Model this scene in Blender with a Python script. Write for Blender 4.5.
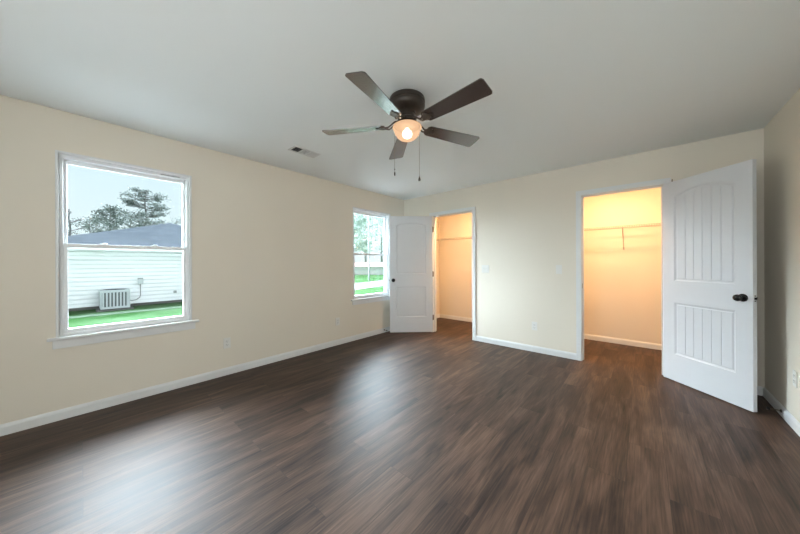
import bpy, bmesh, math, random
from mathutils import Vector, Matrix
random.seed(7)
PI = math.pi
C = bpy.context.scene.collection
S = bpy.context.scene
for o in list(bpy.data.objects):
    bpy.data.objects.remove(o)

# ------------------------------------------------------------------ camera
ROOM_W, ROOM_D, ROOM_H = 4.292, 4.09, 2.44
FRONT_Y = -1.55
CL_Y = 5.31                                     # closet back wall
YAW, ROLL = math.radians(41.146), math.radians(-0.225)
cam_d = bpy.data.cameras.new('camera')
cam = bpy.data.objects.new('camera', cam_d); C.objects.link(cam)
cam_d.sensor_width = 36.0; cam_d.sensor_fit = 'HORIZONTAL'
cam_d.lens = 277.93 / 800 * 36.0
cam_d.shift_y = -(267 - 263.46) / 800
cam_d.clip_start = 0.02; cam_d.clip_end = 300
F = Vector((-math.sin(YAW), math.cos(YAW), 0))
R0 = Vector((math.cos(YAW), math.sin(YAW), 0)); U0 = Vector((0, 0, 1))
Rv = R0 * math.cos(ROLL) + U0 * math.sin(ROLL)
Uv = -R0 * math.sin(ROLL) + U0 * math.cos(ROLL)
rot = Matrix((Rv, Uv, -F)).transposed()
cam.matrix_world = Matrix.Translation((3.459, 0, 1.2198)) @ rot.to_4x4()
S.camera = cam

# ------------------------------------------------------------------ world, sun, exposure
W = bpy.data.worlds.new('overcast_sky'); S.world = W
W.use_nodes = True
nt = W.node_tree; nt.nodes.clear()
out = nt.nodes.new('ShaderNodeOutputWorld'); bg = nt.nodes.new('ShaderNodeBackground')
tc = nt.nodes.new('ShaderNodeTexCoord'); sep = nt.nodes.new('ShaderNodeSeparateXYZ')
rmp = nt.nodes.new('ShaderNodeValToRGB')
re_ = rmp.color_ramp.elements                  # overcast: the zenith is brighter than the horizon
re_[0].position = 0.0; re_[0].color = (0.80, 0.90, 0.93, 1)
re_[1].position = 1.0; re_[1].color = (2.4, 2.6, 2.7, 1)
k_ = re_.new(0.22); k_.color = (0.70, 0.86, 0.93, 1)
k_ = re_.new(0.40); k_.color = (1.0, 1.15, 1.2, 1)
nt.links.new(tc.outputs['Generated'], sep.inputs[0]); nt.links.new(sep.outputs['Z'], rmp.inputs[0])
nt.links.new(rmp.outputs[0], bg.inputs['Color']); nt.links.new(bg.outputs[0], out.inputs[0])
bg.inputs['Strength'].default_value = 0.635

def sun_lamp(name, direction, energy, angle, colour):
    d = bpy.data.lights.new(name, 'SUN'); d.energy = energy; d.angle = math.radians(angle); d.color = colour
    o = bpy.data.objects.new(name, d); C.objects.link(o)
    o.rotation_euler = Vector(direction).to_track_quat('-Z', 'Y').to_euler()
    o.location = (-6, 1, 9)
    return o
sun_lamp('overcast_sun', (0.84, -0.36, -0.26), 78.0, 112, (0.77, 0.89, 1.0))
FAN_WATTS = 38.0
CLOSET_WATTS = 26.0; CLOSET_COLOUR = (1.0, 0.57, 0.27)
ROOM_WATTS = 32.0
S.view_settings.view_transform = 'Standard'; S.view_settings.look = 'None'
S.view_settings.gamma = 1.0; S.view_settings.use_curve_mapping = False
S.view_settings.exposure = 0.84

def point_lamp(name, loc, watts, colour, radius, parent=None):
    d = bpy.data.lights.new(name, 'POINT'); d.energy = watts; d.color = colour; d.shadow_soft_size = radius
    o = bpy.data.objects.new(name, d); C.objects.link(o); o.location = loc
    if parent: o.parent = parent
    return o
def area_lamp(name, loc, direction, sx, sy, watts, colour):
    d = bpy.data.lights.new(name, 'AREA'); d.shape = 'RECTANGLE'; d.size = sx; d.size_y = sy
    d.energy = watts; d.color = colour
    o = bpy.data.objects.new(name, d); C.objects.link(o); o.location = loc
    o.rotation_euler = Vector(direction).to_track_quat('-Z', 'Y').to_euler()
    return o
# added fill lamp behind the camera, standing in for daylight; no window there
area_lamp('room_fill_light', (2.9, FRONT_Y + 0.05, 1.45), (0.05, 1, 0.0), 1.7, 1.5, ROOM_WATTS, (0.93, 0.97, 1.0))

# ------------------------------------------------------------------ materials
def mat(name, col=(0.8, 0.8, 0.8), rough=0.5, metal=0.0, spec=0.5, vary=0.0, vscale=6.0, bump=0.0, bscale=200.0):
    m = bpy.data.materials.new(name); m.use_nodes = True
    n = m.node_tree.nodes; l = m.node_tree.links; b = n['Principled BSDF']
    b.inputs['Base Color'].default_value = (*col, 1); b.inputs['Roughness'].default_value = rough
    b.inputs['Metallic'].default_value = metal; b.inputs['Specular IOR Level'].default_value = spec
    t = n.new('ShaderNodeTexCoord')
    if vary:
        ns = n.new('ShaderNodeTexNoise'); ns.inputs['Scale'].default_value = vscale; ns.inputs['Detail'].default_value = 4
        cr = n.new('ShaderNodeValToRGB')
        cr.color_ramp.elements[0].position = 0.3; cr.color_ramp.elements[1].position = 0.7
        cr.color_ramp.elements[0].color = (*[c * (1 - vary) for c in col], 1)
        cr.color_ramp.elements[1].color = (*[min(1, c * (1 + vary)) for c in col], 1)
        l.new(t.outputs['Object'], ns.inputs['Vector']); l.new(ns.outputs['Fac'], cr.inputs[0]); l.new(cr.outputs[0], b.inputs['Base Color'])
    if bump:
        n2 = n.new('ShaderNodeTexNoise'); n2.inputs['Scale'].default_value = bscale
        bp = n.new('ShaderNodeBump'); bp.inputs['Strength'].default_value = bump; bp.inputs['Distance'].default_value = 0.002
        l.new(t.outputs['Object'], n2.inputs['Vector']); l.new(n2.outputs['Fac'], bp.inputs['Height']); l.new(bp.outputs[0], b.inputs['Normal'])
    return m

def emit_mat(name, col, strength):
    m = bpy.data.materials.new(name); m.use_nodes = True
    b = m.node_tree.nodes['Principled BSDF']
    b.inputs['Base Color'].default_value = (*col, 1)
    b.inputs['Emission Color'].default_value = (*col, 1); b.inputs['Emission Strength'].default_value = strength
    return m

M_wall = mat('cream_wall_paint', (0.735, 0.685, 0.59), 0.6, spec=0.25, vary=0.012, vscale=1.5, bump=0.06, bscale=350)
M_ceil = mat('white_ceiling_paint', (0.81, 0.84, 0.835), 0.8, spec=0.15, bump=0.08, bscale=260)
M_trim = mat('white_trim_paint', (0.70, 0.715, 0.715), 0.34, vary=0.01)
M_door = mat('white_door_paint', (0.65, 0.675, 0.705), 0.36, vary=0.01)
M_vinyl = mat('white_vinyl', (0.80, 0.82, 0.83), 0.3, vary=0.01)
M_plate = mat('white_plastic_plate', (0.72, 0.71, 0.67), 0.4, vary=0.01)
M_slot = mat('dark_slot', (0.05, 0.05, 0.05), 0.6, vary=0.1)
M_bronze = mat('oil_rubbed_bronze', (0.050, 0.040, 0.033), 0.36, metal=0.35, vary=0.15, vscale=20)
M_bronze_matte = mat('matte_bronze', (0.06, 0.045, 0.035), 0.85, spec=0.1, vary=0.1)
M_black = mat('black_knob_metal', (0.008, 0.008, 0.009), 0.22, metal=0.4, vary=0.1)
M_nickel = mat('brushed_hinge_metal', (0.22, 0.18, 0.14), 0.35, metal=0.9, vary=0.1)
M_rubber = mat('black_rubber', (0.012, 0.012, 0.012), 0.6, vary=0.1)
M_wire = mat('shaded_white_wire', (0.36, 0.34, 0.31), 0.4, vary=0.02)  # white wire greyed: its shadow side is put into the colour
M_vent = mat('white_register_metal', (0.66, 0.67, 0.66), 0.45, vary=0.01)
M_duct = mat('dark_duct_interior', (0.03, 0.035, 0.035), 0.8, vary=0.1)

def floor_material():
    m = bpy.data.materials.new('dark_walnut_vinyl_plank'); m.use_nodes = True
    n = m.node_tree.nodes; l = m.node_tree.links; b = n['Principled BSDF']
    t = n.new('ShaderNodeTexCoord')
    sp = n.new('ShaderNodeSeparateXYZ'); cb = n.new('ShaderNodeCombineXYZ')
    l.new(t.outputs['Object'], sp.inputs[0]); l.new(sp.outputs['Y'], cb.inputs['X']); l.new(sp.outputs['X'], cb.inputs['Y'])
    br = n.new('ShaderNodeTexBrick'); br.offset = 0.37; br.offset_frequency = 2
    br.inputs['Scale'].default_value = 1.0; br.inputs['Brick Width'].default_value = 1.22; br.inputs['Row Height'].default_value = 0.178
    br.inputs['Mortar Size'].default_value = 0.0011; br.inputs['Mortar Smooth'].default_value = 0.2; br.inputs['Bias'].default_value = 0.0
    br.inputs['Color1'].default_value = (0, 0, 0, 1); br.inputs['Color2'].default_value = (1, 1, 1, 1); br.inputs['Mortar'].default_value = (0.5, 0.5, 0.5, 1)
    l.new(cb.outputs[0], br.inputs['Vector'])
    # grain, long along the planks; each plank shifts it
    ad = n.new('ShaderNodeVectorMath'); ad.operation = 'MULTIPLY_ADD'
    ad.inputs[1].default_value = (7.3, 3.1, 5.0)
    l.new(br.outputs['Color'], ad.inputs[0]); l.new(t.outputs['Object'], ad.inputs[2])
    def grain(sx, sy, det, dist=0.0):
        mp = n.new('ShaderNodeMapping'); mp.inputs['Scale'].default_value = (sx, sy, 1)
        ns = n.new('ShaderNodeTexNoise'); ns.inputs['Scale'].default_value = 1; ns.inputs['Detail'].default_value = det; ns.inputs['Distortion'].default_value = dist
        l.new(ad.outputs[0], mp.inputs['Vector']); l.new(mp.outputs[0], ns.inputs['Vector'])
        return ns.outputs['Fac']
    g1 = grain(12, 1.6, 6, 0.8); g2 = grain(130, 5.0, 5); g3 = grain(260, 9, 2)
    def math_n(op, a, v, c=None):
        x = n.new('ShaderNodeMath'); x.operation = op
        for i, q in enumerate((a, v, c)):
            if q is None: continue
            if isinstance(q, (int, float)): x.inputs[i].default_value = q
            else: l.new(q, x.inputs[i])
        return x.outputs[0]
    v = math_n('MULTIPLY', br.outputs['Color'], 0.12)
    v = math_n('MULTIPLY_ADD', g1, 0.72, v); v = math_n('MULTIPLY_ADD', g2, 0.52, v)
    cr = n.new('ShaderNodeValToRGB'); e = cr.color_ramp.elements
    e[0].position = 0.46; e[0].color = (0.013, 0.0078, 0.006, 1)
    e[1].position = 0.92; e[1].color = (0.140, 0.084, 0.057, 1)
    k = e.new(0.68); k.color = (0.060, 0.035, 0.0245, 1)
    l.new(v, cr.inputs[0])
    mx = n.new('ShaderNodeMixRGB'); mx.inputs['Color2'].default_value = (0.03, 0.02, 0.016, 1)
    l.new(br.outputs['Fac'], mx.inputs['Fac']); l.new(cr.outputs[0], mx.inputs['Color1']); l.new(mx.outputs[0], b.inputs['Base Color'])
    b.inputs['Specular IOR Level'].default_value = 0.29
    r = math_n('MULTIPLY_ADD', g2, 0.14, 0.44); l.new(r, b.inputs['Roughness'])
    h = math_n('MULTIPLY_ADD', g3, 0.5, math_n('MULTIPLY', g2, 0.6)); h = math_n('MULTIPLY_ADD', br.outputs['Fac'], -1.2, h)
    bp = n.new('ShaderNodeBump'); bp.inputs['Strength'].default_value = 0.22; bp.inputs['Distance'].default_value = 0.002
    l.new(h, bp.inputs['Height']); l.new(bp.outputs[0], b.inputs['Normal'])
    return m
M_floor = floor_material()

def blade_material():
    m = mat('dark_wood_fan_blade', (0.028, 0.020, 0.017), 0.24, spec=0.8)
    n = m.node_tree.nodes; l = m.node_tree.links; b = n['Principled BSDF']
    t = n.new('ShaderNodeTexCoord'); mp = n.new('ShaderNodeMapping'); mp.inputs['Scale'].default_value = (3, 45, 1)
    ns = n.new('ShaderNodeTexNoise'); ns.inputs['Scale'].default_value = 1; ns.inputs['Detail'].default_value = 4
    cr = n.new('ShaderNodeValToRGB'); cr.color_ramp.elements[0].color = (0.016, 0.011, 0.010, 1); cr.color_ramp.elements[1].color = (0.055, 0.036, 0.028, 1)
    l.new(t.outputs['Object'], mp.inputs[0]); l.new(mp.outputs[0], ns.inputs['Vector']); l.new(ns.outputs['Fac'], cr.inputs[0]); l.new(cr.outputs[0], b.inputs['Base Color'])
    b.inputs['Coat Weight'].default_value = 1.0; b.inputs['Coat Roughness'].default_value = 0.22; b.inputs['Coat IOR'].default_value = 1.7
    return m
M_blade = blade_material()

def glass_material():
    m = bpy.data.materials.new('clear_window_glass'); m.use_nodes = True
    n = m.node_tree.nodes; l = m.node_tree.links; n.remove(n['Principled BSDF'])
    t = n.new('ShaderNodeBsdfTransparent'); t.inputs['Color'].default_value = (0.97, 0.99, 0.985, 1)
    g = n.new('ShaderNodeBsdfGlossy'); g.inputs['Roughness'].default_value = 0.02
    fr = n.new('ShaderNodeFresnel'); fr.inputs['IOR'].default_value = 1.25
    mx = n.new('ShaderNodeMixShader')
    l.new(fr.outputs[0], mx.inputs['Fac']); l.new(t.outputs[0], mx.inputs[1]); l.new(g.outputs[0], mx.inputs[2])
    l.new(mx.outputs[0], n['Material Output'].inputs['Surface'])
    return m
M_glass = glass_material()

def frosted_material():
    m = bpy.data.materials.new('frosted_lamp_glass'); m.use_nodes = True
    n = m.node_tree.nodes; l = m.node_tree.links; n.remove(n['Principled BSDF'])
    t = n.new('ShaderNodeBsdfTransparent'); t.inputs['Color'].default_value = (1, 0.95, 0.88, 1)
    d = n.new('ShaderNodeBsdfTranslucent'); d.inputs['Color'].default_value = (0.95, 0.82, 0.66, 1)
    g = n.new('ShaderNodeBsdfDiffuse'); g.inputs['Color'].default_value = (0.85, 0.78, 0.68, 1)
    m1 = n.new('ShaderNodeMixShader'); m1.inputs[0].default_value = 0.35
    m2 = n.new('ShaderNodeMixShader'); m2.inputs[0].default_value = 0.93
    l.new(d.outputs[0], m1.inputs[1]); l.new(g.outputs[0], m1.inputs[2])
    l.new(m1.outputs[0], m2.inputs[1]); l.new(t.outputs[0], m2.inputs[2])
    l.new(m2.outputs[0], n['Material Output'].inputs['Surface'])
    return m
M_frost = frosted_material()
def bowl_material():
    m = bpy.data.materials.new('lit_lamp_glass'); m.use_nodes = True
    n = m.node_tree.nodes; l = m.node_tree.links; n.remove(n['Principled BSDF'])
    t = n.new('ShaderNodeBsdfTransparent'); e = n.new('ShaderNodeEmission'); e.inputs['Color'].default_value = (1.0, 0.62, 0.36, 1); e.inputs['Strength'].default_value = 0.55
    mx = n.new('ShaderNodeMixShader'); mx.inputs[0].default_value = 0.82
    l.new(t.outputs[0], mx.inputs[1]); l.new(e.outputs[0], mx.inputs[2]); l.new(mx.outputs[0], n['Material Output'].inputs['Surface'])
    return m
M_bowl = bowl_material()
M_disc = emit_mat('lit_lamp_disc', (1.0, 0.72, 0.45), 4.0)
M_bulb = emit_mat('lit_bulb', (1.0, 0.88, 0.70), 8.0)

# ------------------------------------------------------------------ mesh helpers
class MB:
    def __init__(self): self.bm = bmesh.new()
    def quad(self, *ps):
        try: self.bm.faces.new([self.bm.verts.new(p) for p in ps])
        except ValueError: pass
    def box(self, x0, x1, y0, y1, z0, z1, bevel=0.0, seg=2):
        v = [self.bm.verts.new(p) for p in ((x0,y0,z0),(x1,y0,z0),(x1,y1,z0),(x0,y1,z0),(x0,y0,z1),(x1,y0,z1),(x1,y1,z1),(x0,y1,z1))]
        fs = [self.bm.faces.new([v[i] for i in f]) for f in ((0,3,2,1),(4,5,6,7),(0,1,5,4),(1,2,6,5),(2,3,7,6),(3,0,4,7))]
        if bevel:
            es = list({e for f in fs for e in f.edges})
            bmesh.ops.bevel(self.bm, geom=es, offset=bevel, segments=seg, affect='EDGES', profile=0.7)
        return self
    def lathe(self, prof, n=32, axis=(0,0,1), origin=(0,0,0)):
        q = Vector((0,0,1)).rotation_difference(Vector(axis)); og = Vector(origin)
        rings = []
        for r, z in prof:
            if r < 1e-6: rings.append([self.bm.verts.new(og + q @ Vector((0,0,z)))])
            else: rings.append([self.bm.verts.new(og + q @ Vector((r*math.cos(2*PI*i/n), r*math.sin(2*PI*i/n), z))) for i in range(n)])
        for a, b in zip(rings, rings[1:]):
            for i in range(n):
                j = (i+1) % n
                if len(a) == 1 and len(b) == 1: continue
                if len(a) == 1: self.bm.faces.new((a[0], b[i], b[j]))
                elif len(b) == 1: self.bm.faces.new((a[i], a[j], b[0]))
                else: self.bm.faces.new((a[i], a[j], b[j], b[i]))
        return self
    def tube(self, pts, r, n=8, r1=None):
        pts = [Vector(p) for p in pts]; rings = []
        for k, p in enumerate(pts):
            d = (pts[min(k+1, len(pts)-1)] - pts[max(k-1, 0)]).normalized()
            a = d.orthogonal().normalized() if k == 0 else (self._a - d*self._a.dot(d)).normalized()
            self._a = a; b = d.cross(a)
            rr = r if r1 is None else r + (r1-r)*k/(len(pts)-1)
            rings.append([self.bm.verts.new(p + a*rr*math.cos(2*PI*i/n) + b*rr*math.sin(2*PI*i/n)) for i in range(n)])
        for a, b in zip(rings, rings[1:]):
            for i in range(n): self.bm.faces.new((a[i], a[(i+1)%n], b[(i+1)%n], b[i]))
        self.bm.faces.new(rings[0][::-1]); self.bm.faces.new(rings[-1])
        return self
    def prism(self, poly, y0, y1, axis='y'):
        f = (lambda u, w, y: (u, y, w)) if axis == 'y' else (lambda u, w, y: (u, w, y))
        a = [self.bm.verts.new(f(u, w, y0)) for u, w in poly]; b = [self.bm.verts.new(f(u, w, y1)) for u, w in poly]
        self.bm.faces.new(a); self.bm.faces.new(b[::-1]); n = len(poly)
        for i in range(n): self.bm.faces.new((a[i], b[i], b[(i+1)%n], a[(i+1)%n]))
        return self
    def build(self, name, material, parent=None, smooth=False, doubles=True, loc=None):
        if doubles: bmesh.ops.remove_doubles(self.bm, verts=self.bm.verts, dist=1e-5)
        bmesh.ops.recalc_face_normals(self.bm, faces=self.bm.faces)
        me = bpy.data.meshes.new(name); self.bm.to_mesh(me); self.bm.free()
        me.materials.append(material)
        o = bpy.data.objects.new(name, me); C.objects.link(o)
        if parent: o.parent = parent
        if loc: o.location = loc
        if smooth:
            me.polygons.foreach_set('use_smooth', [True]*len(me.polygons))
            try: me.set_sharp_from_angle(angle=math.radians(38))
            except Exception: pass
        return o

def tag(o, label=None, cat=None, group=None, kind=None):
    for k, v in (('label', label), ('category', cat), ('group', group), ('kind', kind)):
        if v: o[k] = v
    return o
def thing(name, label, cat, loc=(0,0,0), rotz=0.0, group=None, kind=None):
    o = bpy.data.objects.new(name, None); C.objects.link(o); o.empty_display_size = 0.1
    o.location = loc; o.rotation_euler = (0, 0, rotz)
    return tag(o, label, cat, group, kind)
def copy_tree(o, parent=None):
    kids = [c for c in bpy.data.objects if c.parent == o]
    c = o.copy(); C.objects.link(c)
    if parent: c.parent = parent
    for k in kids: copy_tree(k, c)
    return c
def struct(name, mb, material, label=None, cat=None):
    o = mb.build(name, material); tag(o, label, cat, kind='structure'); return o

def wall_mesh(u0, u1, z0, z1, t0, t1, holes, axis):
    """A slab with rectangular openings; u runs along the wall, t is its thickness direction."""
    us = sorted({u0, u1, *[h[0] for h in holes], *[h[1] for h in holes]}); zs = sorted({z0, z1, *[h[2] for h in holes], *[h[3] for h in holes]})
    P = (lambda u, t, z: (u, t, z)) if axis == 'x' else (lambda u, t, z: (t, u, z))
    def solid(i, j):
        if not (0 <= i < len(us)-1 and 0 <= j < len(zs)-1): return False
        cu, cz = (us[i]+us[i+1])/2, (zs[j]+zs[j+1])/2
        return not any(h[0] < cu < h[1] and h[2] < cz < h[3] for h in holes)
    m = MB()
    for i in range(len(us)-1):
        for j in range(len(zs)-1):
            if not solid(i, j): continue
            a, b, c, d = us[i], us[i+1], zs[j], zs[j+1]
            for t in (t0, t1): m.quad(P(a,t,c), P(b,t,c), P(b,t,d), P(a,t,d))
            if not solid(i-1, j): m.quad(P(a,t0,c), P(a,t1,c), P(a,t1,d), P(a,t0,d))
            if not solid(i+1, j): m.quad(P(b,t0,c), P(b,t1,c), P(b,t1,d), P(b,t0,d))
            if not solid(i, j-1): m.quad(P(a,t0,c), P(b,t0,c), P(b,t1,c), P(a,t1,c))
            if not solid(i, j+1): m.quad(P(a,t0,d), P(b,t0,d), P(b,t1,d), P(a,t1,d))
    return m

# ------------------------------------------------------------------ room shell
WT = 0.115                                      # inner wall thickness
WIN = [(-0.132, 0.732), (2.830, 3.690)]; WZ0, WZ1 = 0.648, 2.115
D1 = (0.652, 1.411); D2 = (2.888, 3.622); DH = 2.053
XR, XL = ROOM_W, 0.0
struct('floor', MB().box(XL-0.15, XR+0.12, FRONT_Y-0.12, CL_Y+0.12, -0.05, 0.0), M_floor)
struct('ceiling', MB().box(XL-0.15, XR+0.12, FRONT_Y-0.12, CL_Y+0.12, ROOM_H, ROOM_H+0.1), M_ceil)
struct('wall_left', wall_mesh(FRONT_Y-0.12, CL_Y+0.12, 0, ROOM_H, -0.15, 0.0, [(a, b, WZ0, WZ1) for a, b in WIN], 'y'), M_wall)
JT = 0.018
struct('wall_back', wall_mesh(XL, XR, 0, ROOM_H, ROOM_D, ROOM_D+WT, [(D1[0]-JT, D1[1]+JT, 0, DH+JT), (D2[0]-JT, D2[1]+JT, 0, DH+JT)], 'x'), M_wall)
struct('wall_right', MB().box(XR, XR+0.12, FRONT_Y-0.12, CL_Y+0.12, 0, ROOM_H), M_wall)
struct('wall_front', MB().box(XL, XR, FRONT_Y-0.12, FRONT_Y, 0, ROOM_H), M_wall)
struct('wall_closet_back', MB().box(XL, XR, CL_Y, CL_Y+0.12, 0, ROOM_H), M_wall)
struct('wall_closet_divider', MB().box(2.10, 2.20, ROOM_D+WT, CL_Y, 0, ROOM_H), M_wall)

BH = 0.08; BT = 0.013
def base_prof(n=3):
    return [(0, 0), (BT, 0), (BT, BH-0.022), (BT-0.003, BH-0.012), (BT-0.007, BH-0.004), (BT-0.009, BH), (0, BH)]
def baseboard(name, runs):
    """runs: (axis, fixed, inward sign, from, to)"""
    m = MB()
    for axis, fx, sg, a, b in runs:
        pts = base_prof(); A = []; B = []
        for d, z in pts:
            if axis == 'y': A.append(m.bm.verts.new((fx+sg*d, a, z))); B.append(m.bm.verts.new((fx+sg*d, b, z)))
            else: A.append(m.bm.verts.new((a, fx+sg*d, z))); B.append(m.bm.verts.new((b, fx+sg*d, z)))
        m.bm.faces.new(A); m.bm.faces.new(B[::-1])
        for i in range(len(pts)): m.bm.faces.new((A[i], A[(i+1)%len(pts)], B[(i+1)%len(pts)], B[i]))
    return struct(name, m, M_trim)
CW = 0.060
baseboard('baseboard_left', [('y', 0, 1, FRONT_Y, ROOM_D)])
baseboard('baseboard_back', [('x', ROOM_D, -1, 0.013, D1[0]-CW), ('x', ROOM_D, -1, D1[1]+CW, D2[0]-CW), ('x', ROOM_D, -1, D2[1]+CW, ROOM_W-0.013)])
baseboard('baseboard_right', [('y', ROOM_W, -1, FRONT_Y, ROOM_D)])
baseboard('baseboard_front', [('x', FRONT_Y, 1, 0.013, ROOM_W-0.013)])
baseboard('baseboard_closet', [('x', CL_Y, -1, 0.013, 2.10), ('x', CL_Y, -1, 2.20, ROOM_W-0.013), ('y', 0, 1, ROOM_D+WT, CL_Y), ('y', ROOM_W, -1, ROOM_D+WT, CL_Y),
                               ('y', 2.10, -1, ROOM_D+WT, CL_Y-0.013), ('y', 2.20, 1, ROOM_D+WT, CL_Y-0.013)])

# door casings and jambs
def casing(name, d):
    m = MB()
    a, b = d; r = 0.005; t = 0.015
    for sg, y in ((-1, ROOM_D), (1, ROOM_D+WT)):
        y0, y1 = sorted((y, y+sg*t)); y2, y3 = sorted((y+sg*t, y+sg*(t-0.006)))
        m.box(a-CW, a-r, y0, y1, 0, DH+r, 0.003); m.box(b+r, b+CW, y0, y1, 0, DH+r, 0.003)
        m.box(a-CW, b+CW, y0, y1, DH+r, DH+CW, 0.003)
    m.box(a-JT, a, ROOM_D, ROOM_D+WT, 0, DH+JT); m.box(b, b+JT, ROOM_D, ROOM_D+WT, 0, DH+JT); m.box(a, b, ROOM_D, ROOM_D+WT, DH, DH+JT)
    # door stop strips in the middle of the jamb
    m.box(a, a+0.011, ROOM_D+0.045, ROOM_D+0.080, 0, DH, 0.002); m.box(b-0.011, b, ROOM_D+0.045, ROOM_D+0.080, 0, DH, 0.002)
    m.box(a+0.011, b-0.011, ROOM_D+0.045, ROOM_D+0.080, DH-0.011, DH, 0.002)
    return struct(name, m, M_trim)
trim1 = casing('trim_1', D1); trim2 = casing('trim_2', D2)
def strike(parent, x0, x1, z=0.93):
    m = MB().box(x0, x1, ROOM_D+0.008, ROOM_D+0.038, z-0.03, z+0.03, 0.0008); return tag(m.build('strike_plate', M_nickel, parent), 'dark metal strike plate')
strike(trim1, D1[1]-0.002, D1[1]+0.001); strike(trim2, D2[0]-0.001, D2[0]+0.002)
def hinge(parent, x, z, sgn, leaf=True):
    m = MB()
    if leaf: m.box(min(x, x+sgn*0.003), max(x, x+sgn*0.003), ROOM_D+0.002, ROOM_D+0.036, z-0.045, z+0.045, 0.001)
    m.lathe([(0, -0.047), (0.006, -0.047), (0.006, 0.047), (0.004, 0.051), (0, 0.052)], 10, origin=(x+sgn*0.004, ROOM_D-0.004, z) if leaf else (x+0.021, ROOM_D-0.010, z))
    return tag(m.build('hinge', M_nickel, parent), 'metal butt hinge')
for z in (0.26, 1.03, 1.82):
    hinge(trim1, D1[0], z, 1); hinge(trim2, D2[1], z, -1, False)

# ------------------------------------------------------------------ doors
def make_door(name, label, hinge_xy, ang, width, face, planks):
    """local x along the leaf from the hinge; face = -1 / +1: which local y side is the moulded side seen."""
    r = thing(name, label, 'door', (hinge_xy[0], hinge_xy[1], 0.010), ang, kind='structure')
    T = 0.035; Hh = 2.040
    ya, yb = (0.0, T) if face < 0 else (-T, 0.0)
    st = 0.112; a, b = st, width-st; mid = (a+b)/2; hw = (b-a)/2
    z1, z2, z3, z4, cam_ = 0.272, 0.800, 1.022, 1.882, (0.058 if planks else 0.040)
    arch = lambda x: z4 + cam_*(1-((x-mid)/hw)**2)
    m = MB()
    m.box(0, a, ya, yb, 0, Hh); m.box(b, width, ya, yb, 0, Hh); m.box(a, b, ya, yb, 0, z1); m.box(a, b, ya, yb, z2, z3)
    N = 16; xs = [a+(b-a)*i/N for i in range(N+1)]
    m.prism([(b, Hh), (a, Hh)] + [(x, arch(x)) for x in xs], ya, yb)
    m.build('door_frame', M_door, r)
    sides = ((yb, -1), (ya, 1))
    for (za, top) in ((z1, lambda x: z2), (z3, arch)):
        p = MB()
        for y, s in sides:
            def ring(ins, dep):
                L = [(a+ins, za+ins), (b-ins, za+ins)]
                k = []
                for x in xs[::-1]:
                    t = (x-a)/(b-a); xx = a+ins+(b-a-2*ins)*t; k.append((xx, top(x)-ins))
                return [p.bm.verts.new((u, y+s*dep, w)) for u, w in L+k]
            prof = [(0, 0), (0.003, 0.003), (0.012, 0.0085), (0.019, 0.0095), (0.024, 0.0055), (0.028, 0.005)]
            rs = [ring(i, d) for i, d in prof]
            for q, w in zip(rs, rs[1:]):
                n_ = len(q)
                for i in range(n_):
                    j = (i+1) % n_
                    p.bm.faces.new((q[i], q[j], w[j], w[i]))
            ins = prof[-1][0]; dep = prof[-1][1]
            fa, fb = a+ins, b-ins
            topf = lambda x: top(a+(x-fa)/(fb-fa)*(b-a))-ins
            cuts = []
            n_pl = 6 if planks else 1; g = 0.0045; gd = 0.0045
            for k in range(n_pl):
                u0 = fa+(fb-fa)*k/n_pl; u1 = fa+(fb-fa)*(k+1)/n_pl
                cuts.append((u0 + (g if k else 0), u1 - (g if k < n_pl-1 else 0), dep, dep))
                if k < n_pl-1: cuts += [(u1-g, u1, dep, dep+gd), (u1, u1+g, dep+gd, dep)]
            for u0, u1, d0, d1 in cuts:
                q_ = 4 if u1-u0 > 0.02 else 1
                if not planks and u1-u0 > 0.1: q_ = 16
                for c in range(q_):
                    s0 = u0+(u1-u0)*c/q_; s1 = u0+(u1-u0)*(c+1)/q_
                    p.quad((s0, y+s*d0, za+ins), (s1, y+s*d1, za+ins), (s1, y+s*d1, topf(s1)), (s0, y+s*d0, topf(s0)))
        p.build('door_panel', M_door, r)
    # knob on both faces, latch on the edge
    kz = 0.915; kx = width-0.062
    for y, s in ((ya, -1), (yb, 1)):
        k = MB().lathe([(0, 0), (0.033, 0), (0.033, 0.004), (0.028, 0.008), (0.013, 0.011), (0.012, 0.024), (0.018, 0.030), (0.0265, 0.040), (0.0285, 0.050), (0.026, 0.060), (0.016, 0.067), (0, 0.068)], 28, (0, s, 0), (kx, y, kz))
        tag(k.build('door_knob', M_black, r, smooth=True), 'black round door knob')
    l = MB().box(width-0.001, width+0.0015, (ya+yb)/2-0.0125, (ya+yb)/2+0.0125, kz-0.029, kz+0.029, 0.0006)
    lo = tag(l.build('latch_plate', M_trim, r), 'latch plate on the door edge')
    l2 = MB().box(width+0.001, width+0.010, (ya+yb)/2-0.008, (ya+yb)/2+0.008, kz-0.010, kz+0.010, 0.003)
    l2.build('latch_bolt', M_black, lo)
    for dz in (-0.021, 0.021):
        MB().lathe([(0, 0), (0.007, 0), (0.005, 0.002), (0, 0.0022)], 12, (1, 0, 0), (width+0.001, (ya+yb)/2, kz+dz)).build('screw', M_black, lo)
    return r
a1 = math.radians(223.5)
make_door('door_1', 'smaller white two panel door open beside the far left window', (0.662, 4.070), a1, 0.752, 1, False)
a2 = math.atan2(3.556-4.064, 4.127-3.621)
d2 = make_door('door_2', 'large white plank panelled door swung wide open at the right', (3.621, 4.064), a2, 0.716, -1, True)
pin = MB().lathe([(0, 0), (0.005, 0), (0.005, 0.022), (0.003, 0.03), (0, 0.031)], 10, origin=(0.085, 0.012, 2.040)).build('catch_pin', M_nickel, d2)

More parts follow.
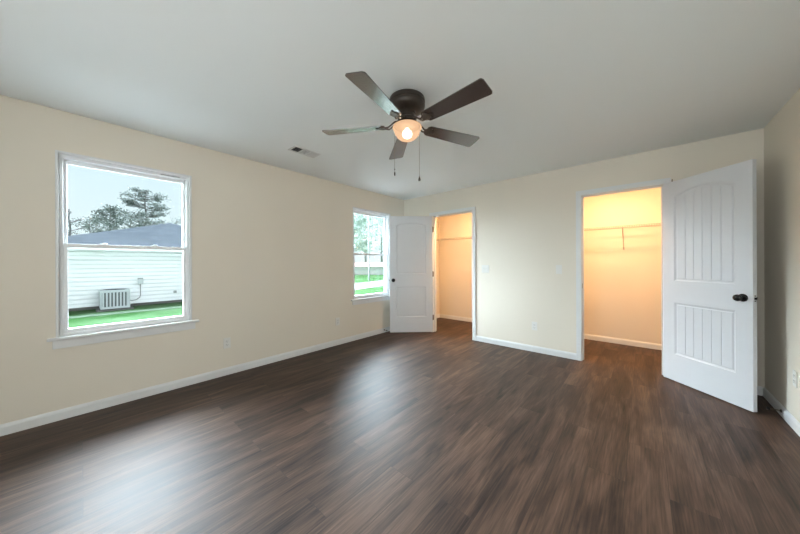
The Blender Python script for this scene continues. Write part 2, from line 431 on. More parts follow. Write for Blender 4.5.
# ------------------------------------------------------------------ windows
def make_window(name, label, y0, y1):
    r = thing(name, label, 'window', (0, y0, WZ0), kind='structure')
    w = y1-y0; h = WZ1-WZ0
    m = MB(); cb = 0.011                                     # thin casing bead on the wall face
    m.box(0, 0.007, -0.004, cb, 0, h+0.004, 0.002); m.box(0, 0.007, w-cb, w+0.004, 0, h+0.004, 0.002); m.box(0, 0.007, cb, w-cb, h-cb, h+0.004, 0.002)
    m.build('casing_bead', M_trim, r)
    m = MB(); jt = 0.012                                     # jamb liner
    m.box(-0.15, 0, 0, jt, 0, h); m.box(-0.15, 0, w-jt, w, 0, h); m.box(-0.15, 0, jt, w-jt, h-jt, h); m.box(-0.15, -0.03, jt, w-jt, 0, 0.012)
    m.build('jamb_liner', M_trim, r)
    fw = 0.034; xa, xb = -0.115, -0.028
    m = MB()
    m.box(xa, xb, jt, fw, 0.012, h-jt, 0.002); m.box(xa, xb, w-fw, w-jt, 0.012, h-jt, 0.002)
    m.box(xa, xb, fw, w-fw, h-fw-0.006, h-jt, 0.002); m.box(xa, xb, fw, w-fw, 0.010, 0.024, 0.002)
    m.box(xb, xb+0.005, jt+0.002, jt+0.011, 0.012, h-jt, 0.001); m.box(xb, xb+0.005, w-jt-0.011, w-jt-0.002, 0.012, h-jt, 0.001)
    fr = m.build('window_frame', M_vinyl, r)
    MB().box(xb-0.0005, xb+0.002, w*0.73, w*0.90, h-fw+0.004, h-fw+0.008).build('weep_slot', M_slot, fr)
    zm = 0.728                                               # meeting rail centre
    def sash(nm, x0, x1, z0, z1, rail_b, rail_t, st):
        q = MB(); a, b = fw, w-fw
        q.box(x0, x1, a, a+st, z0, z1, 0.002); q.box(x0, x1, b-st, b, z0, z1, 0.002)
        q.box(x0, x1, a+st, b-st, z0, z0+rail_b, 0.002); q.box(x0, x1, a+st, b-st, z1-rail_t, z1, 0.002)
        so = q.build(nm, M_vinyl, r)
        g = MB().box((x0+x1)/2-0.002, (x0+x1)/2+0.002, a+st-0.004, b-st+0.004, z0+rail_b-0.004, z1-rail_t+0.004)
        tag(g.build('window_pane', M_glass, so), 'clear glass pane')
        return so
    sash('upper_sash', -0.108, -0.076, zm-0.014, h-fw-0.006, 0.028, 0.030, 0.020)
    lo = sash('lower_sash', -0.070, -0.036, 0.024, zm+0.016, 0.030, 0.032, 0.024)
    for k in (0.30, 0.68):
        q = MB().box(-0.066, -0.038, w*k-0.024, w*k+0.024, zm+0.016, zm+0.022, 0.002)
        q.box(-0.060, -0.044, w*k-0.008, w*k+0.020, zm+0.022, zm+0.030, 0.003)
        q.build('sash_lock', M_vinyl, lo)
    s = MB().box(-0.03, 0.032, -0.047, w+0.060, -0.020, 0.002, 0.006, 3); s.build('window_sill', M_trim, r)
    ap = MB().box(0, 0.013, -0.020, w+0.030, -0.086, -0.020, 0.003); ap.build('window_apron', M_trim, r)
    return r
make_window('window_1', 'large near window on the left wall looking onto the white house', *WIN[0])
make_window('window_2', 'smaller looking far window on the left wall beside the open door', *WIN[1])

# ------------------------------------------------------------------ wall plates
def plate_root(name, label, cat, group, loc, nrm):
    """local: x along the wall, z up, -y out of the wall"""
    ang = math.atan2(nrm[1], nrm[0]) + PI/2
    return thing(name, label, cat, loc, ang, group)
def make_outlet(label, loc, nrm, group='wall outlets'):
    r = plate_root('wall_outlet', label, 'outlet', group, loc, nrm)
    MB().box(-0.035, 0.035, -0.006, 0, -0.0575, 0.0575, 0.003).build('cover_plate', M_plate, r)
    for dz in (0.0195, -0.0195):
        f = MB().box(-0.0165, 0.0165, -0.0085, -0.005, dz-0.0145, dz+0.0145, 0.0015).build('socket', M_plate, r)
        q = MB(); q.box(-0.0085, -0.0060, -0.0092, -0.0080, dz-0.001, dz+0.009); q.box(0.0060, 0.0085, -0.0092, -0.0080, dz-0.001, dz+0.008)
        q.lathe([(0, -0.0005), (0.0028, -0.0005), (0.0028, 0.0006), (0, 0.0007)], 10, (0, -1, 0), (0, -0.0086, dz-0.008)); q.build('socket_slot', M_slot, f)
    MB().lathe([(0, 0), (0.0035, 0), (0.0025, 0.0012), (0, 0.0014)], 10, (0, -1, 0), (0, -0.0058, 0)).build('screw', M_plate, r)
    return r
make_outlet('cream wall outlet low on the left wall nearest the large window', (0, 1.051, 0.35), (1, 0))
make_outlet('cream wall outlet low on the left wall nearest the far window', (0, 2.526, 0.351), (1, 0))
make_outlet('white wall outlet low on the wall between the two closet doorways', (2.336, ROOM_D, 0.353), (0, -1))
make_outlet('wall outlet low on the right wall, the one nearer the open plank door', (ROOM_W, 3.405, 0.372), (-1, 0))
make_outlet('wall outlet low on the right wall, cut by the photo edge', (ROOM_W, 3.285, 0.372), (-1, 0))
def make_switch(label, loc, nrm, n):
    r = plate_root('light_switch', label, 'switch', 'light switches', loc, nrm)
    w = 0.035 + 0.023*(n-1)
    MB().box(-w, w, -0.006, 0, -0.0575, 0.0575, 0.003).build('cover_plate', M_plate, r)
    for k in range(n):
        x = (k-(n-1)/2)*0.046
        t = MB().box(x-0.006, x+0.006, -0.0075, -0.005, -0.013, 0.013, 0.001).build('toggle', M_plate, r)
        MB().box(x-0.004, x+0.004, -0.016, -0.007, 0.001, 0.009, 0.002).build('toggle_lever', M_plate, t)
    return r
make_switch('white double toggle switch plate right of the far closet doorway', (1.632, ROOM_D, 1.131), (0, -1), 2)
make_switch('white single toggle switch plate left of the near closet doorway', (2.636, ROOM_D, 1.133), (0, -1), 1)

# doorstops
def make_doorstop(label, loc, nrm):
    r = plate_root('door_stop', label, 'door stop', 'spring door stops', loc, nrm)
    MB().lathe([(0, 0), (0.013, 0), (0.012, 0.006), (0.006, 0.010), (0, 0.010)], 16, (0, -1, 0)).build('stop_base', M_bronze, r)
    pts = [(0.0052*math.cos(t*0.7), -0.009-0.0502*t/90, 0.0052*math.sin(t*0.7)) for t in range(91)]
    MB().tube(pts, 0.0012, 5).build('spring', M_nickel, r)
    MB().lathe([(0, 0), (0.009, 0), (0.0095, 0.012), (0.007, 0.016), (0, 0.017)], 14, (0, -1, 0), (0, -0.058, 0)).build('rubber_tip', M_rubber, r)
    return r
make_doorstop('spring door stop on the left baseboard behind the two panel door', (BT, 3.512, 0.047), (1, 0))
make_doorstop('spring door stop on the right baseboard behind the plank door', (ROOM_W-BT, 3.625, 0.045), (-1, 0))

# ------------------------------------------------------------------ ceiling register
vr = thing('ceiling_vent', 'small white three way air vent in the ceiling near the left wall', 'vent', (0.690, 1.600, ROOM_H))
va, vb = 0.080, 0.155
m = MB()
m.box(-va, va, -vb, -vb+0.022, -0.006, 0, 0.002); m.box(-va, va, vb-0.022, vb, -0.006, 0, 0.002)
m.box(-va, -va+0.022, -vb+0.022, vb-0.022, -0.006, 0, 0.002); m.box(va-0.022, va, -vb+0.022, vb-0.022, -0.006, 0, 0.002)
for y in (-0.045, 0.045): m.box(-va+0.02, va-0.02, y-0.004, y+0.004, -0.006, 0)
m.build('vent_frame', M_vent, vr)
MB().box(-va+0.02, va-0.02, -vb+0.02, vb-0.02, -0.0012, -0.0002).build('vent_throat', M_duct, vr)
def louvre(x0, x1, y0, y1, along, tilt):
    q = MB(); n = 7
    for k in range(n):
        t = (k+0.5)/n
        if along == 'x':
            y = y0+(y1-y0)*t; d = 0.006*tilt
            q.quad((x0, y-d, -0.0012), (x1, y-d, -0.0012), (x1, y+d, -0.006), (x0, y+d, -0.006)); q.quad((x0, y-d+0.001, -0.0012), (x1, y-d+0.001, -0.0012), (x1, y+d+0.001, -0.006), (x0, y+d+0.001, -0.006))
        else:
            x = x0+(x1-x0)*t; d = 0.006*tilt
            q.quad((x-d, y0, -0.0012), (x-d, y1, -0.0012), (x+d, y1, -0.006), (x+d, y0, -0.006)); q.quad((x-d+0.001, y0, -0.0012), (x-d+0.001, y1, -0.0012), (x+d+0.001, y1, -0.006), (x+d+0.001, y0, -0.006))
    return q.build('louvre_bank', M_vent, vr, doubles=False)
louvre(-va+0.022, va-0.022, -vb+0.022, -0.049, 'y', 1.0)
louvre(-va+0.022, va-0.022, -0.041, 0.041, 'x', -1.3)
louvre(-va+0.022, va-0.022, 0.049, vb-0.022, 'x', 1.0)

# ------------------------------------------------------------------ ceiling fan
fx, fy = 2.147, 1.588
fan = thing('ceiling_fan', 'dark bronze five blade ceiling fan with a lit bowl lamp', 'ceiling fan', (fx, fy, ROOM_H))
MB().lathe([(0, 0), (0.118, 0), (0.128, -0.006), (0.132, -0.018), (0.132, -0.034), (0.127, -0.038), (0.127, -0.044), (0.132, -0.048), (0.132, -0.066), (0.124, -0.082), (0.100, -0.096), (0.074, -0.104), (0, -0.104)], 48).build('motor_housing', M_bronze, fan, smooth=True)
MB().lathe([(0, -0.102), (0.066, -0.102), (0.068, -0.120), (0.062, -0.126), (0.062, -0.148), (0.070, -0.154), (0.070, -0.176), (0.058, -0.184), (0, -0.186)], 40).build('rotor_hub', M_bronze, fan, smooth=True)
MB().lathe([(0, -0.184), (0.048, -0.184), (0.056, -0.188), (0.080, -0.194), (0.094, -0.201), (0.096, -0.207), (0.090, -0.211), (0, -0.211)], 44).build('lamp_fitter', M_bronze_matte, fan, smooth=True)
bowl = MB().lathe([(0.0965, -0.203), (0.105, -0.208), (0.108, -0.217), (0.104, -0.227), (0.095, -0.232), (0.0955, -0.242), (0.090, -0.260), (0.077, -0.281), (0.054, -0.299), (0.028, -0.309), (0, -0.312)], 44).build('glass_bowl', M_bowl, fan, smooth=True)
tag(bowl, 'glowing frosted glass bowl')
MB().lathe([(0, -0.221), (0.014, -0.221), (0.017, -0.230), (0.032, -0.244), (0.038, -0.262), (0.032, -0.282), (0.015, -0.293), (0, -0.295)], 24).build('light_bulb', M_bulb, fan, smooth=True)
point_lamp('fan_lamp_light', (0, 0, -0.252), FAN_WATTS, (1.0, 0.80, 0.58), 0.045, fan)
bz = -0.200
for k in range(5):
    a = math.radians(-4.5 + 72*k); ca, sa = math.cos(a), math.sin(a)
    rm = Matrix.Rotation(a, 4, 'Z'); pit = Matrix.Rotation(math.radians(-12), 4, 'X')
    # blade
    pts = []; L0, L1 = 0.165, 0.648
    outline = []
    def half(x):
        t = (x-L0)/(L1-L0); return 0.050 + 0.020*t
    top_, bot_ = [], []
    for i in range(61):
        x = L0+(L1-L0)*i/60; w_ = half(x)
        if x > L1-0.02: w_ -= 0.018*(1-math.sqrt(max(0, 1-((x-(L1-0.02))/0.02)**2)))
        if x < L0+0.02: w_ -= 0.014*(1-(x-L0)/0.02)
        top_.append((x, w_)); bot_.append((x, -w_))
    b = MB().prism(top_ + bot_[::-1], -0.003, 0.003, axis='z')
    bmesh.ops.transform(b.bm, matrix=Matrix.Translation((0, 0, bz)) @ pit, verts=b.bm.verts)
    bo = b.build('fan_blade', M_blade, fan); bo.rotation_euler = (0, 0, a)
    # blade iron: plate under the blade, neck curling to the hub
    q = MB()
    plate = [(0.150, 0.012), (0.165, 0.030), (0.190, 0.038), (0.205, 0.030), (0.215, 0.012), (0.232, 0.010), (0.240, 0.0), (0.232, -0.010), (0.215, -0.012), (0.205, -0.030), (0.190, -0.038), (0.165, -0.030), (0.150, -0.012)]
    q.prism(plate, -0.008, -0.003, axis='z')
    for sx, sy in ((0.188, 0.022), (0.188, -0.022), (0.225, 0.0)):
        q.lathe([(0, -0.0115), (0.004, -0.0105), (0.0055, -0.008), (0, -0.008)], 10, origin=(sx, sy, 0))
    bmesh.ops.transform(q.bm, matrix=Matrix.Translation((0, 0, bz)) @ pit, verts=q.bm.verts)
    for s in (-1, 1):
        q.tube([(0.066, s*0.010, -0.165), (0.090, s*0.016, -0.172), (0.115, s*0.020, -0.192), (0.140, s*0.016, bz-0.008), (0.165, s*0.014, bz-0.006-s*0.003)], 0.0062, 8)
    io = q.build('blade_iron', M_bronze, fan, smooth=True); io.rotation_euler = (0, 0, a)
# pull chains with their pendants
def pull_chain(x, y, z0, z1, tip):
    c = MB(); n = int((z0-z1)/0.0055)
    c.tube([(x, y, z0), (x, y, z1)], 0.0011, 6)
    for i in range(n):
        z = z0-(z0-z1)*i/n; c.lathe([(0, 0.0018), (0.0018, 0), (0, -0.0018)], 6, origin=(x, y, z))
    co = c.build('pull_chain', M_nickel, fan)
    if tip == 'bell': MB().lathe([(0, 0.008), (0.003, 0.004), (0.004, -0.004), (0.008, -0.016), (0.009, -0.024), (0.006, -0.030), (0, -0.031)], 14, origin=(x, y, z1)).build('chain_pendant', M_bronze, co, smooth=True)
    else: MB().lathe([(0, 0.004), (0.003, 0.002), (0.005, -0.006), (0.005, -0.022), (0.003, -0.028), (0, -0.029)], 14, origin=(x, y, z1)).lathe([(0, 0.028), (0.004, 0.024), (0.004, 0.018), (0, 0.014)], 10, origin=(x, y, z1)).build('chain_pendant', M_bronze, co, smooth=True)
pull_chain(-0.104, -0.024, -0.226, -0.527, 'barrel')
pull_chain(0.108, 0.005, -0.226, -0.600, 'bell')

# ------------------------------------------------------------------ closet shelves and lamps
def wire_shelf(name, label, x0, x1, z, brackets, group='wire closet shelves'):
    r = thing(name, label, 'shelf', ((x0+x1)/2, CL_Y, z), 0, group)
    L = (x1-x0)/2; dpt = 0.31
    m = MB()
    for y, zz in ((-0.006, 0), (-dpt*0.5, -0.004), (-dpt, 0), (-dpt-0.004, -0.030)):
        m.tube([(-L, y, zz), (L, y, zz)], 0.0032, 6)
    m.build('shelf_rod', M_wire, r)
    w = MB(); n = int((x1-x0)/0.0254)
    for i in range(n+1):
        x = -L+2*L*i/n
        w.tube([(x, -0.002, 0.004), (x, -dpt, 0.004), (x, -dpt-0.006, -0.001), (x, -dpt-0.006, -0.032)], 0.0014, 5)
    w.build('deck_wire', M_wire, r)
    for bx in brackets:
        x = bx-(x0+x1)/2
        b = MB().tube([(x, -dpt+0.01, -0.026), (x, -0.004, -0.30)], 0.0055, 8); b.box(x-0.010, x+0.010, -0.004, 0, -0.325, -0.285, 0.001)
        b.box(x-0.006, x+0.006, -dpt-0.008, -dpt+0.016, -0.034, -0.020, 0.002)
        b.build('shelf_bracket', M_wire, r)
    return r
wire_shelf('wire_shelf', 'white wire shelf across the back of the far left closet', 0.004, 2.096, 1.735, (1.30,))
wire_shelf('wire_shelf', 'white wire shelf with one support strut in the right closet', 2.204, ROOM_W-0.004, 1.735, (3.245,))
for x, lab in ((1.22, 'round ceiling light inside the far left closet'), (3.15, 'round ceiling light inside the right closet')):
    r = thing('closet_light', lab, 'ceiling light', (x, 4.34, ROOM_H), 0, 'closet ceiling lights')
    MB().lathe([(0, 0), (0.125, 0), (0.128, -0.006), (0.118, -0.018), (0.102, -0.022), (0.100, -0.018), (0, -0.018)], 32).build('lamp_ring', M_trim, r, smooth=True)
    MB().lathe([(0.101, -0.0185), (0.095, -0.0215), (0, -0.0230)], 32).build('lamp_diffuser', M_disc, r, smooth=True)
    d_ = bpy.data.lights.new('closet_lamp_light', 'AREA'); d_.shape = 'DISK'; d_.size = 0.19; d_.energy = CLOSET_WATTS; d_.color = CLOSET_COLOUR
    o_ = bpy.data.objects.new('closet_lamp_light', d_); C.objects.link(o_); o_.parent = r; o_.location = (0, 0, -0.026)

# ------------------------------------------------------------------ outside
GZ = -0.34
def grass_material():
    m = mat('lawn_grass', (0.05, 0.125, 0.05), 0.9, spec=0.0)
    n = m.node_tree.nodes; l = m.node_tree.links; b = n['Principled BSDF']
    t = n.new('ShaderNodeTexCoord')
    n1 = n.new('ShaderNodeTexNoise'); n1.inputs['Scale'].default_value = 0.8; n1.inputs['Detail'].default_value = 6
    n2 = n.new('ShaderNodeTexNoise'); n2.inputs['Scale'].default_value = 9; n2.inputs['Detail'].default_value = 5
    mm = n.new('ShaderNodeMath'); mm.operation = 'MULTIPLY_ADD'; mm.inputs[1].default_value = 0.5
    cr = n.new('ShaderNodeValToRGB'); e = cr.color_ramp.elements
    e[0].position = 0.6; e[0].color = (0.018, 0.048, 0.015, 1); e[1].position = 0.95; e[1].color = (0.046, 0.083, 0.042, 1)
    l.new(t.outputs['Object'], n1.inputs[0]); l.new(t.outputs['Object'], n2.inputs[0]); l.new(n2.outputs['Fac'], mm.inputs[0]); l.new(n1.outputs['Fac'], mm.inputs[2])
    l.new(mm.outputs[0], cr.inputs[0]); l.new(cr.outputs[0], b.inputs['Base Color'])
    return m
M_grass = grass_material()
M_conc = mat('pale_concrete', (0.10, 0.10, 0.10), 0.9, spec=0.0, vary=0.08, vscale=3)
M_siding = mat('white_lap_siding', (0.66, 0.67, 0.71), 0.55, vary=0.01)
def shingle_material(name, c1, c2):
    m = mat(name, c1, 0.9, spec=0.0)
    n = m.node_tree.nodes; l = m.node_tree.links; b = n['Principled BSDF']
    t = n.new('ShaderNodeTexCoord'); s = n.new('ShaderNodeSeparateXYZ'); c = n.new('ShaderNodeCombineXYZ'); ad = n.new('ShaderNodeMath'); ad.operation = 'ADD'
    mz = n.new('ShaderNodeMath'); mz.operation = 'MULTIPLY'; mz.inputs[1].default_value = 3.0
    l.new(t.outputs['Object'], s.inputs[0]); l.new(s.outputs['X'], ad.inputs[0]); l.new(s.outputs['Y'], ad.inputs[1]); l.new(ad.outputs[0], c.inputs['X'])
    l.new(s.outputs['Z'], mz.inputs[0]); l.new(mz.outputs[0], c.inputs['Y'])
    br = n.new('ShaderNodeTexBrick'); br.inputs['Scale'].default_value = 1; br.inputs['Brick Width'].default_value = 0.30; br.inputs['Row Height'].default_value = 0.15
    br.inputs['Mortar Size'].default_value = 0.008; br.inputs['Color1'].default_value = (*c1, 1); br.inputs['Color2'].default_value = (*c2, 1); br.inputs['Mortar'].default_value = (*[x*0.5 for x in c1], 1)
    l.new(c.outputs[0], br.inputs['Vector']); l.new(br.outputs['Color'], b.inputs['Base Color'])
    return m
M_shing = shingle_material('grey_asphalt_shingle', (0.030, 0.035, 0.041), (0.046, 0.052, 0.060))
M_shing2 = shingle_material('brown_asphalt_shingle', (0.16, 0.11, 0.10), (0.21, 0.15, 0.14))
M_fascia = mat('white_fascia', (0.66, 0.70, 0.72), 0.5, vary=0.01)
M_ac = mat('grey_painted_steel', (0.36, 0.39, 0.42), 0.5, vary=0.03)
M_acd = mat('dark_coil_fins', (0.06, 0.07, 0.08), 0.6, vary=0.1)
M_box = mat('grey_meter_box', (0.22, 0.23, 0.24), 0.5, vary=0.05)
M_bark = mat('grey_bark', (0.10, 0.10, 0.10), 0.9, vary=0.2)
M_bark2 = mat('hazed_bark', (0.20, 0.21, 0.20), 0.9, vary=0.2)  # bark lightened to carry the haze of the far window view
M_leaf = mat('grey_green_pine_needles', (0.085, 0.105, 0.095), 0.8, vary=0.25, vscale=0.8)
M_leaf2 = mat('hazed_green_leaves', (0.40, 0.47, 0.43), 0.8, vary=0.25, vscale=0.5)  # window flare and haze put into the leaf colour as paleness
M_leaf3 = mat('silvery_twigs', (0.10, 0.11, 0.10), 0.9, vary=0.25, vscale=0.8)

g = MB().box(-130, -0.15, -60, 130, GZ-0.2, GZ)
tag(g.build('ground_lawn', M_grass), kind='structure')
M_bounce = mat('pale_bounce_slab', (0.20, 0.20, 0.20), 0.9, spec=0.0, vary=0.06, vscale=3)
sp_ = MB().box(-4.9, -0.5, -3.0, 13.0, GZ-0.05, GZ+0.012, 0.004); tag(sp_.build('bounce_slab', M_bounce), kind='structure')  # added slab, unseen: pale reflection for the fan blades, neutral bounce indoors
sp_ = MB().box(-9.50, -9.02, -3.5, 7.5, GZ-0.05, GZ+0.010, 0.004); tag(sp_.build('lawn_strip', mat('pale_strip', (0.075, 0.105, 0.075), 0.9, spec=0.0, vary=0.15, vscale=5)), kind='structure')  # paler strip running across the lawn
# neighbour's house
HX = -11.0; YL, YR = -1.0, 7.25; XB = HX-9.6; EZ = 1.85
hs = thing('neighbour_house', 'white lap sided single storey house with grey hip roof', 'house', ((HX+XB)/2, (YL+YR)/2, GZ))
ox, oy = (HX+XB)/2, (YL+YR)/2
m = MB(); lap = 0.15; nl = int(math.ceil((EZ-GZ)/lap))
for k in range(nl):                                          # each course a wedge: thick at its butt edge
    z0 = k*lap + 0.10; z1 = min(z0+lap, EZ-GZ)
    if z1 <= z0: break
    x1, y0, y1, xb_ = HX-ox, YL-oy, YR-oy, XB-ox
    fl = z0+(z1-z0)*0.66
    prof_ = [(0.0, z0), (0.040, z0), (0.040, fl), (0.022, fl+(z1-fl)*0.22), (0.008, fl+(z1-fl)*0.6), (0.0, z1)]
    loops = [[(x1+d_, y0-d_, z_), (x1+d_, y1+d_, z_), (xb_-d_, y1+d_, z_), (xb_-d_, y0-d_, z_)] for d_, z_ in prof_]
    for La, Lb in zip(loops, loops[1:]):
        for i in range(4):
            j = (i+1) % 4
            m.quad(La[i], La[j], Lb[j], Lb[i])
m.build('siding', M_siding, hs, doubles=False)
MB().box(XB-ox+0.02, HX-ox-0.005, YL-oy+0.02, YR-oy-0.02, -0.1, 0.12).build('foundation', M_conc, hs)
ov = 0.35
c = [(HX-ox+ov, YL-oy-ov), (HX-ox+ov, YR-oy+ov), (XB-ox-ov, YR-oy+ov), (XB-ox-ov, YL-oy-ov)]
ez = EZ-GZ; pk = (-15.75-ox, 3.13-oy, 3.45-GZ)
m = MB()
for i in range(4):
    j = (i+1) % 4
    m.quad((*c[i], ez+0.02), (*c[j], ez+0.02), pk)
    m.quad((*c[i], ez+0.02), (*c[j], ez+0.02), (*c[j], ez-0.01), (*c[i], ez-0.01))
m.build('roof', M_shing, hs)
m = MB()
m.box(c[2][0]+0.03, c[0][0]-0.03, c[0][1]+0.03, c[1][1]-0.03, ez-0.04, ez-0.012)
for (xa, xb_, ya, yb) in ((c[0][0]-0.03, c[0][0]+0.08, c[0][1], c[1][1]), (c[2][0]-0.02, c[2][0]+0.02, c[0][1], c[1][1]), (c[2][0], c[0][0], c[0][1]-0.02, c[0][1]+0.02), (c[2][0], c[0][0], c[1][1]-0.02, c[1][1]+0.02)):
    m.box(xa, xb_, ya, yb, ez-0.13, ez-0.012)
m.build('fascia', M_fascia, hs)
# AC condenser
def px_y(r_, d): return r_*d
ac = thing('air_conditioner', 'grey outdoor air conditioning unit on the grass by the siding', 'air conditioner', (-10.45, 0.755, GZ))
aw, ah = 0.36, 0.68
m = MB()
m.box(-aw, aw, -aw, aw, 0.06, 0.13, 0.01); m.box(-aw, aw, -aw, aw, ah-0.07, ah, 0.015)
for sx in (-1, 1):
    for sy in (-1, 1): m.box(sx*aw-0.035*(sx > 0), sx*aw+0.035*(sx < 0), sy*aw-0.035*(sy > 0), sy*aw+0.035*(sy < 0), 0.13, ah-0.07)
m.build('cabinet', M_ac, ac)
MB().box(-aw+0.05, aw-0.05, -aw+0.05, aw-0.05, 0.13, ah-0.07).build('coil', M_acd, ac)
m = MB()
for k in range(8):
    t = -aw+0.07 + (2*aw-0.14)*k/7
    for s in (-1, 1):
        m.box(s*aw-0.02, s*aw+0.004, t-0.020, t+0.020, 0.12, ah-0.06); m.box(t-0.020, t+0.020, s*aw-0.012, s*aw+0.004, 0.12, ah-0.06)
m.build('louvre_guard', M_ac, ac)
m = MB()
for rr in (0.06, 0.12, 0.18, 0.24, 0.29): m.tube([(rr*math.cos(2*PI*i/28), rr*math.sin(2*PI*i/28), ah+0.015) for i in range(29)], 0.005, 5)
for i in range(8): m.tube([(0, 0, ah+0.02), (0.30*math.cos(PI*i/4), 0.30*math.sin(PI*i/4), ah+0.008)], 0.005, 5)
m.build('fan_guard', M_acd, ac)
for sx in (-1, 1):
    for sy in (-1, 1): MB().box(sx*(aw-0.06)-0.04, sx*(aw-0.06)+0.04, sy*(aw-0.06)-0.04, sy*(aw-0.06)+0.04, 0.0425, 0.065).build('foot', M_acd, ac)
pad = MB().box(-0.45, 0.45, -0.45, 0.45, 0, 0.042, 0.008).build('equipment_pad', M_conc, loc=(-10.45, 0.755, GZ)); tag(pad, 'flat concrete pad under the outdoor air conditioner', 'pad')
bx = thing('disconnect_box', 'small grey electrical box on the siding right of the air conditioner', 'electrical box', (HX+0.042, 1.46, 0.60))
MB().box(0, 0.09, -0.075, 0.075, -0.11, 0.11, 0.006).build('box_body', M_box, bx)
MB().box(0.088, 0.098, -0.08, 0.08, -0.115, 0.06, 0.003).build('box_cover', M_ac, bx)
MB().tube([(0.04, 0, -0.11), (0.04, 0, -0.55), (0.05, -0.02, -0.62), (0.10, -0.12, -0.70), (0.16, -0.25, -0.72), (0.19, -0.330, -0.66)], 0.016, 8).build('conduit', M_box, bx)
hb = MB().box(0.0, 0.05, -0.05, 0.05, -0.05, 0.05, 0.008).lathe([(0.02, 0.04), (0.03, 0.05), (0.03, 0.08), (0, 0.082)], 12, (1, 0, 0)).build('hose_outlet', M_box, loc=(HX+0.042, 2.50, 0.10))
tag(hb, 'small grey fitting low on the white siding near the right window edge', 'outlet')

# trees
def make_tree(name, label, loc, height, crown_r, crown_base, style, leafmat, group, seed, leaf=0.09, nleaf=2600, bark=None):
    rnd = random.Random(seed)
    r = thing(name, label, 'tree', loc, rnd.random()*6, group)
    t = MB(); tips = []
    tr = height*0.016+0.04
    trunk = [(rnd.uniform(-.02, .02)*height*(i > 0)*0.5, rnd.uniform(-.02, .02)*height*(i > 0)*0.5, height*0.97*i/8) for i in range(9)]
    t.tube(trunk, tr, 7, tr*0.2)
    nb = 46 if style == 'pine' else 26
    for k in range(nb):
        f = crown_base + (0.97-crown_base)*(k+rnd.random())/nb
        zz = f*height; i = min(7, int(f/0.97*8)); p0 = Vector(trunk[i]).lerp(Vector(trunk[i+1]), min(1, f/0.97*8-i))
        u = (f-crown_base)/(1-crown_base)
        if style == 'pine': reach = crown_r*(0.35+0.75*math.sin(PI*min(1, u*0.62+0.36)))*rnd.uniform(0.65, 1.0); lift = rnd.uniform(0.05, 0.35)
        else: reach = crown_r*math.sin(PI*min(0.97, u*0.85+0.15))*rnd.uniform(0.6, 1.0); lift = rnd.uniform(0.3, 0.9)
        az = rnd.random()*2*PI
        end = p0 + Vector((math.cos(az)*reach, math.sin(az)*reach, reach*lift))
        midp = p0.lerp(end, 0.5) + Vector((0, 0, -0.04*reach))
        t.tube([p0, midp, end], tr*0.28, 5, 0.008)
        for q in range(5 if style != 'bare' else 9):
            s0 = p0.lerp(end, rnd.uniform(0.35, 0.98)); aa = az+rnd.uniform(-1.2, 1.2); ln = reach*rnd.uniform(0.2, 0.5)
            e2 = s0 + Vector((math.cos(aa)*ln, math.sin(aa)*ln, ln*rnd.uniform(0.0, 0.7)))
            t.tube([s0, e2], tr*0.11, 4, 0.004); tips += [e2, s0.lerp(e2, 0.6)]
            if style == 'bare':
                for z_ in range(4):
                    s1 = s0.lerp(e2, rnd.random()); e3 = s1+Vector((rnd.uniform(-1, 1), rnd.uniform(-1, 1), rnd.uniform(-.1, 1)))*ln*0.4
                    t.tube([s1, e3], tr*0.07, 3, 0.004)
        tips.append(end)
    t.build('trunk', bark or M_bark, r, doubles=False)
    if nleaf:
        l = MB(); sg = crown_r*(0.085 if style == 'pine' else 0.15)
        for k in range(nleaf):
            c0 = rnd.choice(tips) + Vector((rnd.gauss(0, sg), rnd.gauss(0, sg), rnd.gauss(0, sg*0.55)))
            a = Vector((rnd.gauss(0, 1), rnd.gauss(0, 1), rnd.gauss(0, 1))).normalized(); b = a.orthogonal().normalized()
            s = leaf*rnd.uniform(0.5, 1.3)
            l.quad(c0+a*s, c0+b*s*0.55, c0-a*s, c0-b*s*0.55)
        l.build('foliage', leafmat, r, doubles=False)
    return r
T = 'trees behind the neighbouring house'
def at(rat, d): return (3.459-d, rat*d, GZ)
make_tree('pine_tree', 'tall spreading pine rising above the roof peak in the large window', at(0.113, 33), 8.35, 1.75, 0.42, 'pine', M_leaf, T, 3, 0.085, 6500)
make_tree('broadleaf_tree', 'rounded leafy tree left of the tall pine behind the roof', at(0.046, 28.5), 5.7, 1.35, 0.3, 'round', M_leaf, T, 5, 0.08, 2600)
make_tree('bare_tree', 'bare branching tree at the left edge of the large window', at(-0.018, 27), 5.2, 1.0, 0.25, 'bare', M_leaf3, T, 8, 0.05, 0)
make_tree('broadleaf_tree', 'low leafy tree between the bare tree and rounded tree', at(0.014, 31), 5.2, 1.15, 0.3, 'round', M_leaf, T, 11, 0.07, 1500)
make_tree('broadleaf_tree', 'low tree right of the tall pine, at the right of the large window', at(0.178, 40), 6.9, 1.7, 0.3, 'round', M_leaf, T, 13, 0.07, 1300)
make_tree('broadleaf_tree', 'low bushy tree just under the left side of the pine crown', at(0.083, 39), 6.7, 1.6, 0.3, 'round', M_leaf, T, 17, 0.08, 1700)
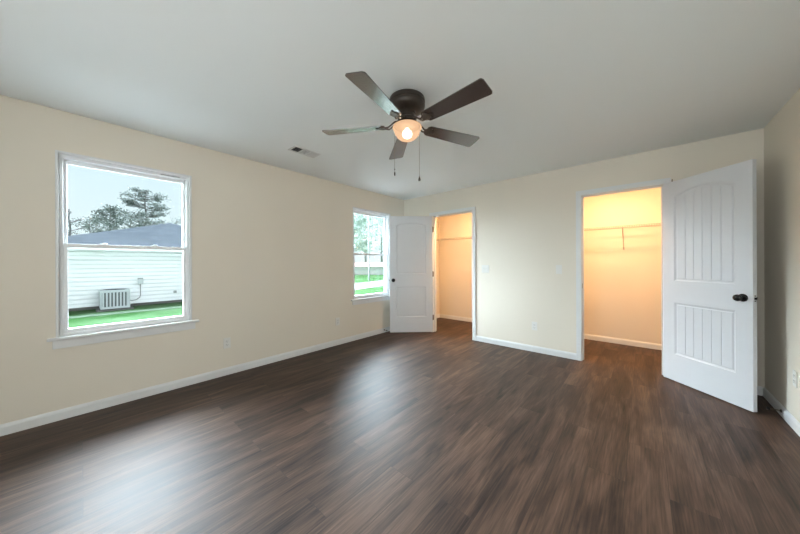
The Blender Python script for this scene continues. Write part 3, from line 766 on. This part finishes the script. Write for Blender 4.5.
# seen through the far window: street, verge, trees, a house and a pole
def ray2(px, py, dist):                                        # ground bearing of a picture column (layout only)
    a_ = (px-400)/277.93; d = F + R0*a_; d.z = 0; return Vector((3.459, 0, 0)) + d*dist
A_, B_ = Vector((-9.3, 10.6, 0)), Vector((-10.6, 15.6, 0)); dr = (B_-A_).normalized(); nr = Vector((dr.y, -dr.x, 0)); nr = nr if nr.x < 0 else -nr
m = MB(); z = GZ+0.015
P0 = A_-dr*6; P1 = A_+dr*60
for lo_, hi_ in ((0, 3.2),):
    q = [P0+nr*lo_, P1+nr*lo_, P1+nr*hi_, P0+nr*hi_]
    b0 = [m.bm.verts.new((v.x, v.y, z)) for v in q]; b1 = [m.bm.verts.new((v.x, v.y, z-0.1)) for v in q]
    m.bm.faces.new(b0); m.bm.faces.new(b1[::-1])
    for i in range(4): m.bm.faces.new((b0[i], b1[i], b1[(i+1)%4], b0[(i+1)%4]))
tag(m.build('street_pavement', mat('pale_street', (0.13, 0.13, 0.13), 0.9, spec=0.0, vary=0.05)), kind='structure')  # pale concrete, the street's own colour
T2 = 'trees across the street'
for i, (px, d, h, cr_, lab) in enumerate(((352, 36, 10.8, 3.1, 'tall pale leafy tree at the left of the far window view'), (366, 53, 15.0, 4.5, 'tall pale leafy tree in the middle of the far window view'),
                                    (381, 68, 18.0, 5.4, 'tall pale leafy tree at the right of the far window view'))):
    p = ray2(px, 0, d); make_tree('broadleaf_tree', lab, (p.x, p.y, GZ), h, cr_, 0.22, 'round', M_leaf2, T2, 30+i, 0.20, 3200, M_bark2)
p = ray2(369, 0, 26)
pole = thing('utility_pole', 'pale slender utility pole seen through the far window', 'pole', (p.x, p.y, GZ))
MB().lathe([(0, 0), (0.075, 0), (0.06, 8.2), (0, 8.2)], 12).build('pole_shaft', M_ac, pole, smooth=True)
MB().box(-0.9, 0.9, -0.05, 0.05, 7.6, 7.72).build('cross_arm', M_ac, pole)
M_farwall = mat('white_far_wall', (0.88, 0.88, 0.88), 0.7, vary=0.01)
p = ray2(360, 0, 42)
fh = thing('far_house', 'low house with brown roof across the street in the far window', 'house', (p.x, p.y, GZ), YAW)
MB().box(-5.5, 4.5, -3, 3, 0, 1.15).build('house_wall', M_farwall, fh)
m = MB(); rz = 1.12
for s in (-1, 1): m.quad((-6, s*3.5, rz), (5, s*3.5, rz), (5, 0, rz+0.62), (-6, 0, rz+0.62))
for x in (-5.5, 4.5): m.quad((x, -3, rz), (x, 3, rz), (x, 0, rz+0.56))
m.build('roof', M_shing2, fh)
